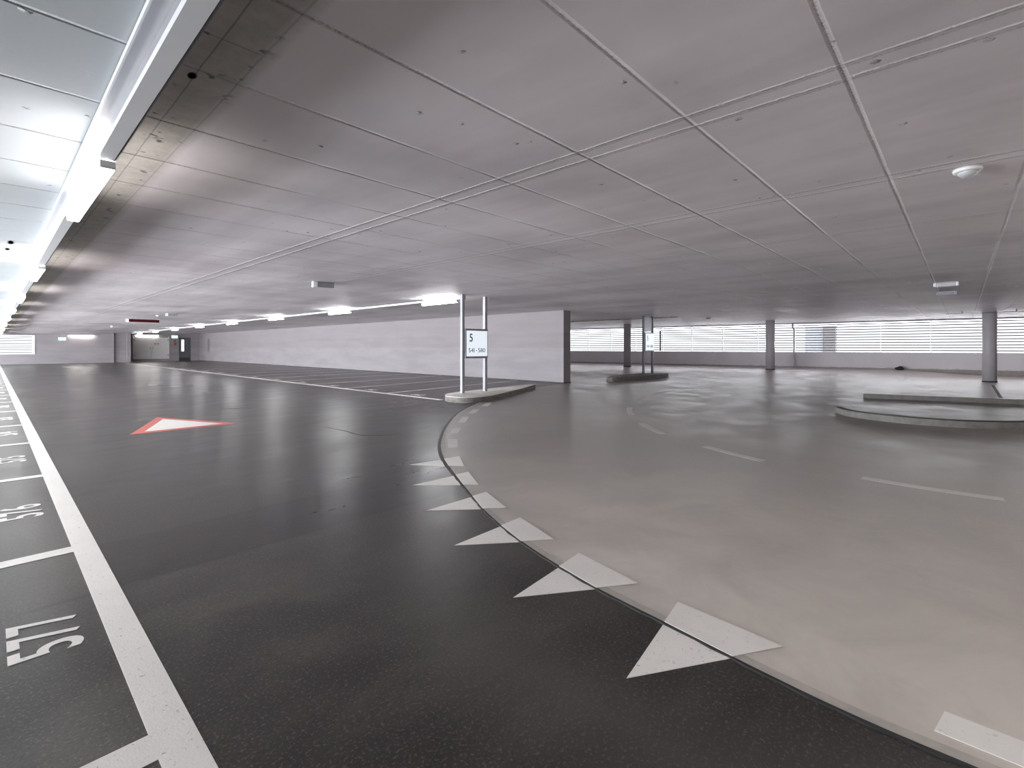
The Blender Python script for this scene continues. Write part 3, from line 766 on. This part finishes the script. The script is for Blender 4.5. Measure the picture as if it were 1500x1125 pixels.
# right-hand bays
mark('bay_line', strip(8.14, 8.27, 10.2, 54.6), 'white_paint', 'long white line along the fronts of the right-hand bays', 'road marking')
for i in range(16):
    y = 12.9+2.585*i; sk = .17*max(0, 1-i*.03)
    mark('bay_divider', [(8.27, y-.06), (15.2, y+6.9*sk*.8-.06), (15.2, y+6.9*sk*.8+.06), (8.27, y+.06)], 'white_paint',
         'white bay divider of the right-hand row, between bays %d and %d' % (541+i, 542+i), 'road marking', 'bay dividers of the right-hand row')
for i in range(12):
    y = 11.75+2.585*i
    tag(bay_number(str(541+i), (8.46, y+.24, .0005), (0, -1, 0), (1, 0, 0), .46, .26, .035, 'white_paint'), 'white number %d painted in a right-hand bay' % (541+i), 'road marking', 'numbers of the right-hand bays')
# give way triangle with red border
t = thing('give_way_marking', 'large white triangle with red border painted on the asphalt', 'road marking', (2.3, 10.4, 0))
obj('border', prism(bmesh.new(), [(1.52-2.3, 9.77-10.4), (2.27-2.3, 11.80-10.4), (3.12-2.3, 9.79-10.4)], .0005, .003), 'red_paint', t)
obj('centre', prism(bmesh.new(), [(1.74-2.3, 9.95-10.4), (2.29-2.3, 11.42-10.4), (2.90-2.3, 9.955-10.4)], .003, .0045), 'white_paint', t)
# row of yield teeth across the joint, each half on asphalt and half on concrete
TEETH = [[(3.40, 4.83), (4.09, 4.72), (3.78, 4.28)], [(2.92, 4.09), (3.64, 4.05), (3.37, 3.60)], [(2.54, 3.37), (3.25, 3.36), (3.05, 2.90)],
         [(2.23, 2.63), (2.95, 2.65), (2.78, 2.17)], [(1.99, 1.84), (2.71, 1.90), (2.60, 1.40)], [(1.83, 1.04), (2.56, 1.14), (2.51, .61)]]
places = ['farthest of the six', 'second farthest of the six', 'third farthest of the six', 'third nearest of the six', 'second nearest of the six', 'nearest and largest of the six']
def clip(poly, p, n, keep):
    """part of a polygon on one side of a line"""
    out = []
    for i in range(len(poly)):
        a = Vector(poly[i]); b = Vector(poly[(i+1) % len(poly)]); da = (a-p).dot(n)*keep; db = (b-p).dot(n)*keep
        if da >= 0: out.append(tuple(a))
        if da*db < 0: out.append(tuple(a+(b-a)*(da/(da-db))))
    return out
for tri, pl in zip(TEETH, places):
    cx = sum(p[0] for p in tri)/3; cy = sum(p[1] for p in tri)/3
    k = min(range(1, len(ED)-1), key=lambda i: (ED[i][0]-cx)**2+(ED[i][1]-cy)**2)
    p = Vector(ED[k]); d = (Vector(ED[k+1])-Vector(ED[k-1])).normalized(); n = Vector((d.y, -d.x))   # n points on to the concrete
    t = thing('yield_tooth', 'white triangular give-way tooth across the curved joint, ' + pl, 'road marking', (cx, cy, 0), 0, 'give-way teeth along the curved joint')
    for nm, q, m, b0 in (('asphalt_half', clip(tri, p-n*.004, n, -1), 'white_paint', .0), ('concrete_half', clip(tri, p+n*.006, n, 1), 'worn_paint', .0078)):
        if len(q) > 2:
            o = obj(nm, prism(bmesh.new(), [(x-cx, y-cy) for x, y in q], b0+.0005, b0+.003), m, t)
            if nm == 'concrete_half': o['label'] = 'greyer half painted on the concrete'
# short edge dashes on the concrete
EDASH = [[(4.73, 5.73), (4.83, 5.62), (4.42, 5.14), (4.33, 5.24)], [(5.45, 6.45), (5.55, 6.36), (5.16, 5.99), (5.06, 6.08)], [(6.44, 7.34), (6.53, 7.24), (6.01, 6.77), (5.91, 6.87)],
         [(7.40, 8.07), (7.49, 7.95), (6.99, 7.56), (6.89, 7.66)], [(8.49, 8.78), (8.58, 8.66), (8.03, 8.24), (7.93, 8.36)]]
for i, q in enumerate(EDASH):
    mark('edge_dash', q, 'grey_paint', 'short pale dash beside the curved joint, %s of five counted from the give-way teeth' % ordn[i], 'road marking', 'short dashes along the curved joint', CONZ)
mark('edge_dash', [(2.485, .05), (2.335, .075), (2.33, -.75), (2.48, -.75)], 'worn_paint', 'pale dash cut off by the lower right corner of the picture', 'road marking', 'short dashes along the curved joint', CONZ)
def arc_mark(c, w):
    pts = catmull(c, 5); return list(offset(pts, -w/2))+list(offset(pts, w/2))[::-1]
MD = [([(6.32, -.28), (6.30, .25), (6.35, .785)], 'nearest of the dashed centre line, at the right'), ([(6.455, 1.795), (6.62, 2.2), (6.85, 2.65)], 'second nearest of the dashed centre line'),
      ([(7.39, 3.52), (7.74, 3.93), (8.155, 4.325)], 'third nearest of the dashed centre line'), ([(9.05, 5.015), (9.55, 5.36), (10.145, 5.675)], 'fourth nearest of the dashed centre line, bent'),
      ([(11.31, 6.19), (11.9, 6.42), (12.57, 6.60)], 'fifth nearest of the dashed centre line'), ([(13.74, 6.76), (14.4, 6.84), (15.07, 6.87)], 'sixth nearest of the dashed centre line'),
      ([(16.16, 6.65), (16.8, 6.62), (17.5, 6.56)], 'farthest of the dashed centre line')]
for c, lab in MD: mark('lane_dash', arc_mark(c, .125), 'faded_paint', 'pale curved lane dash on the concrete, ' + lab, 'road marking', 'dashes of the curved centre line', CONZ)
for y0, x0, x1, lab in ((4.5, 26.5, 31.6, 'white bay divider on the concrete below the drain pipe'), (1.9, 25.4, 31.0, 'white bay divider on the concrete left of the right-hand column'),
                        (7.4, 26.9, 32.2, 'faint white bay divider on the concrete beside the middle column'), (10.0, 26.5, 31.8, 'faint white bay divider on the concrete right of the far sign')):
    bm = poly_grid(strip(x0, x1, y0-.065, y0+.065), lambda x, y: fz(x, y)+CONZ+.004, 1.0)
    tag(obj('bay_divider', bm, 'line_paint'), lab, 'road marking', 'bay dividers by the long windows')
# scars in the asphalt
def scar(pts, w, lab):
    p = catmull(pts, 6); n = len(p)
    L = [(x, y) for x, y in p]; a = []; b = []
    for i, (x, y) in enumerate(p):
        ww = w*math.sin(PI*(i+.5)/n)*(.7+.6*random.random())
        q = offset(p, ww)[i]; r_ = offset(p, -ww)[i]; a.append(q); b.append(r_)
    return tag(obj('floor_crack', ribbon(bmesh.new(), a, b, .0005, .002), 'joint_sealant'), lab, 'crack', 'cracks in the asphalt')
scar([(4.0, 8.25), (4.05, 7.6), (4.03, 7.05), (4.3, 6.75), (4.55, 6.6)], .018, 'dark crack in the asphalt near the curved joint')
scar([(3.55, 12.35), (3.85, 12.2), (4.15, 12.0)], .03, 'short black scar in the asphalt behind the red bordered triangle')

# ------------------------------------------------------------------ daylight, fill light and camera
w = bpy.data.worlds.new('daylight'); sc.world = w; w.use_nodes = True
bg = w.node_tree.nodes['Background']; bg.inputs[0].default_value = (.92, .955, 1.0, 1); bg.inputs[1].default_value = .66
sun = bpy.data.lights.new('overcast_daylight', 'SUN'); sun.energy = 8.5; sun.angle = 2.3; sun.color = (.95, .97, 1.0)
so = bpy.data.objects.new('overcast_daylight', sun); C.objects.link(so); so.rotation_euler = Vector((-1.0, -.12, -.32)).to_track_quat('-Z', 'Y').to_euler()
al = bpy.data.lights.new('left_fill_light', 'AREA'); al.shape = 'RECTANGLE'; al.size = 54.0; al.size_y = 1.9; al.energy = 5300.0; al.color = (.93, .965, 1.0)  # added area light, unseen, standing in for daylight through the left openings
ao = bpy.data.objects.new('left_fill_light', al); C.objects.link(ao); ao.location = (-6.5, 33.5, 1.2); ao.rotation_euler = (PI/2, 0, -PI/2)
cam = bpy.data.cameras.new('camera'); co = bpy.data.objects.new('camera', cam); C.objects.link(co)
co.location = (0, 0, EYE); co.rotation_euler = (PI/2, 0, -AZ)
cam.sensor_width = 36.0; cam.sensor_fit = 'HORIZONTAL'; cam.lens = 36.0*FPX/1500.0
cam.shift_y = -(562.5-509.0)/1500.0; cam.clip_start = .02; cam.clip_end = 300
sc.camera = co
vs = sc.view_settings
vs.view_transform = 'Standard'; vs.look = 'None'; vs.gamma = 1.0; vs.use_curve_mapping = False
vs.exposure = 1.5
sc.cycles.use_denoising = True
sc.cycles.max_bounces = 8; sc.cycles.diffuse_bounces = 5; sc.cycles.glossy_bounces = 4
sc.cycles.sample_clamp_indirect = 12.0
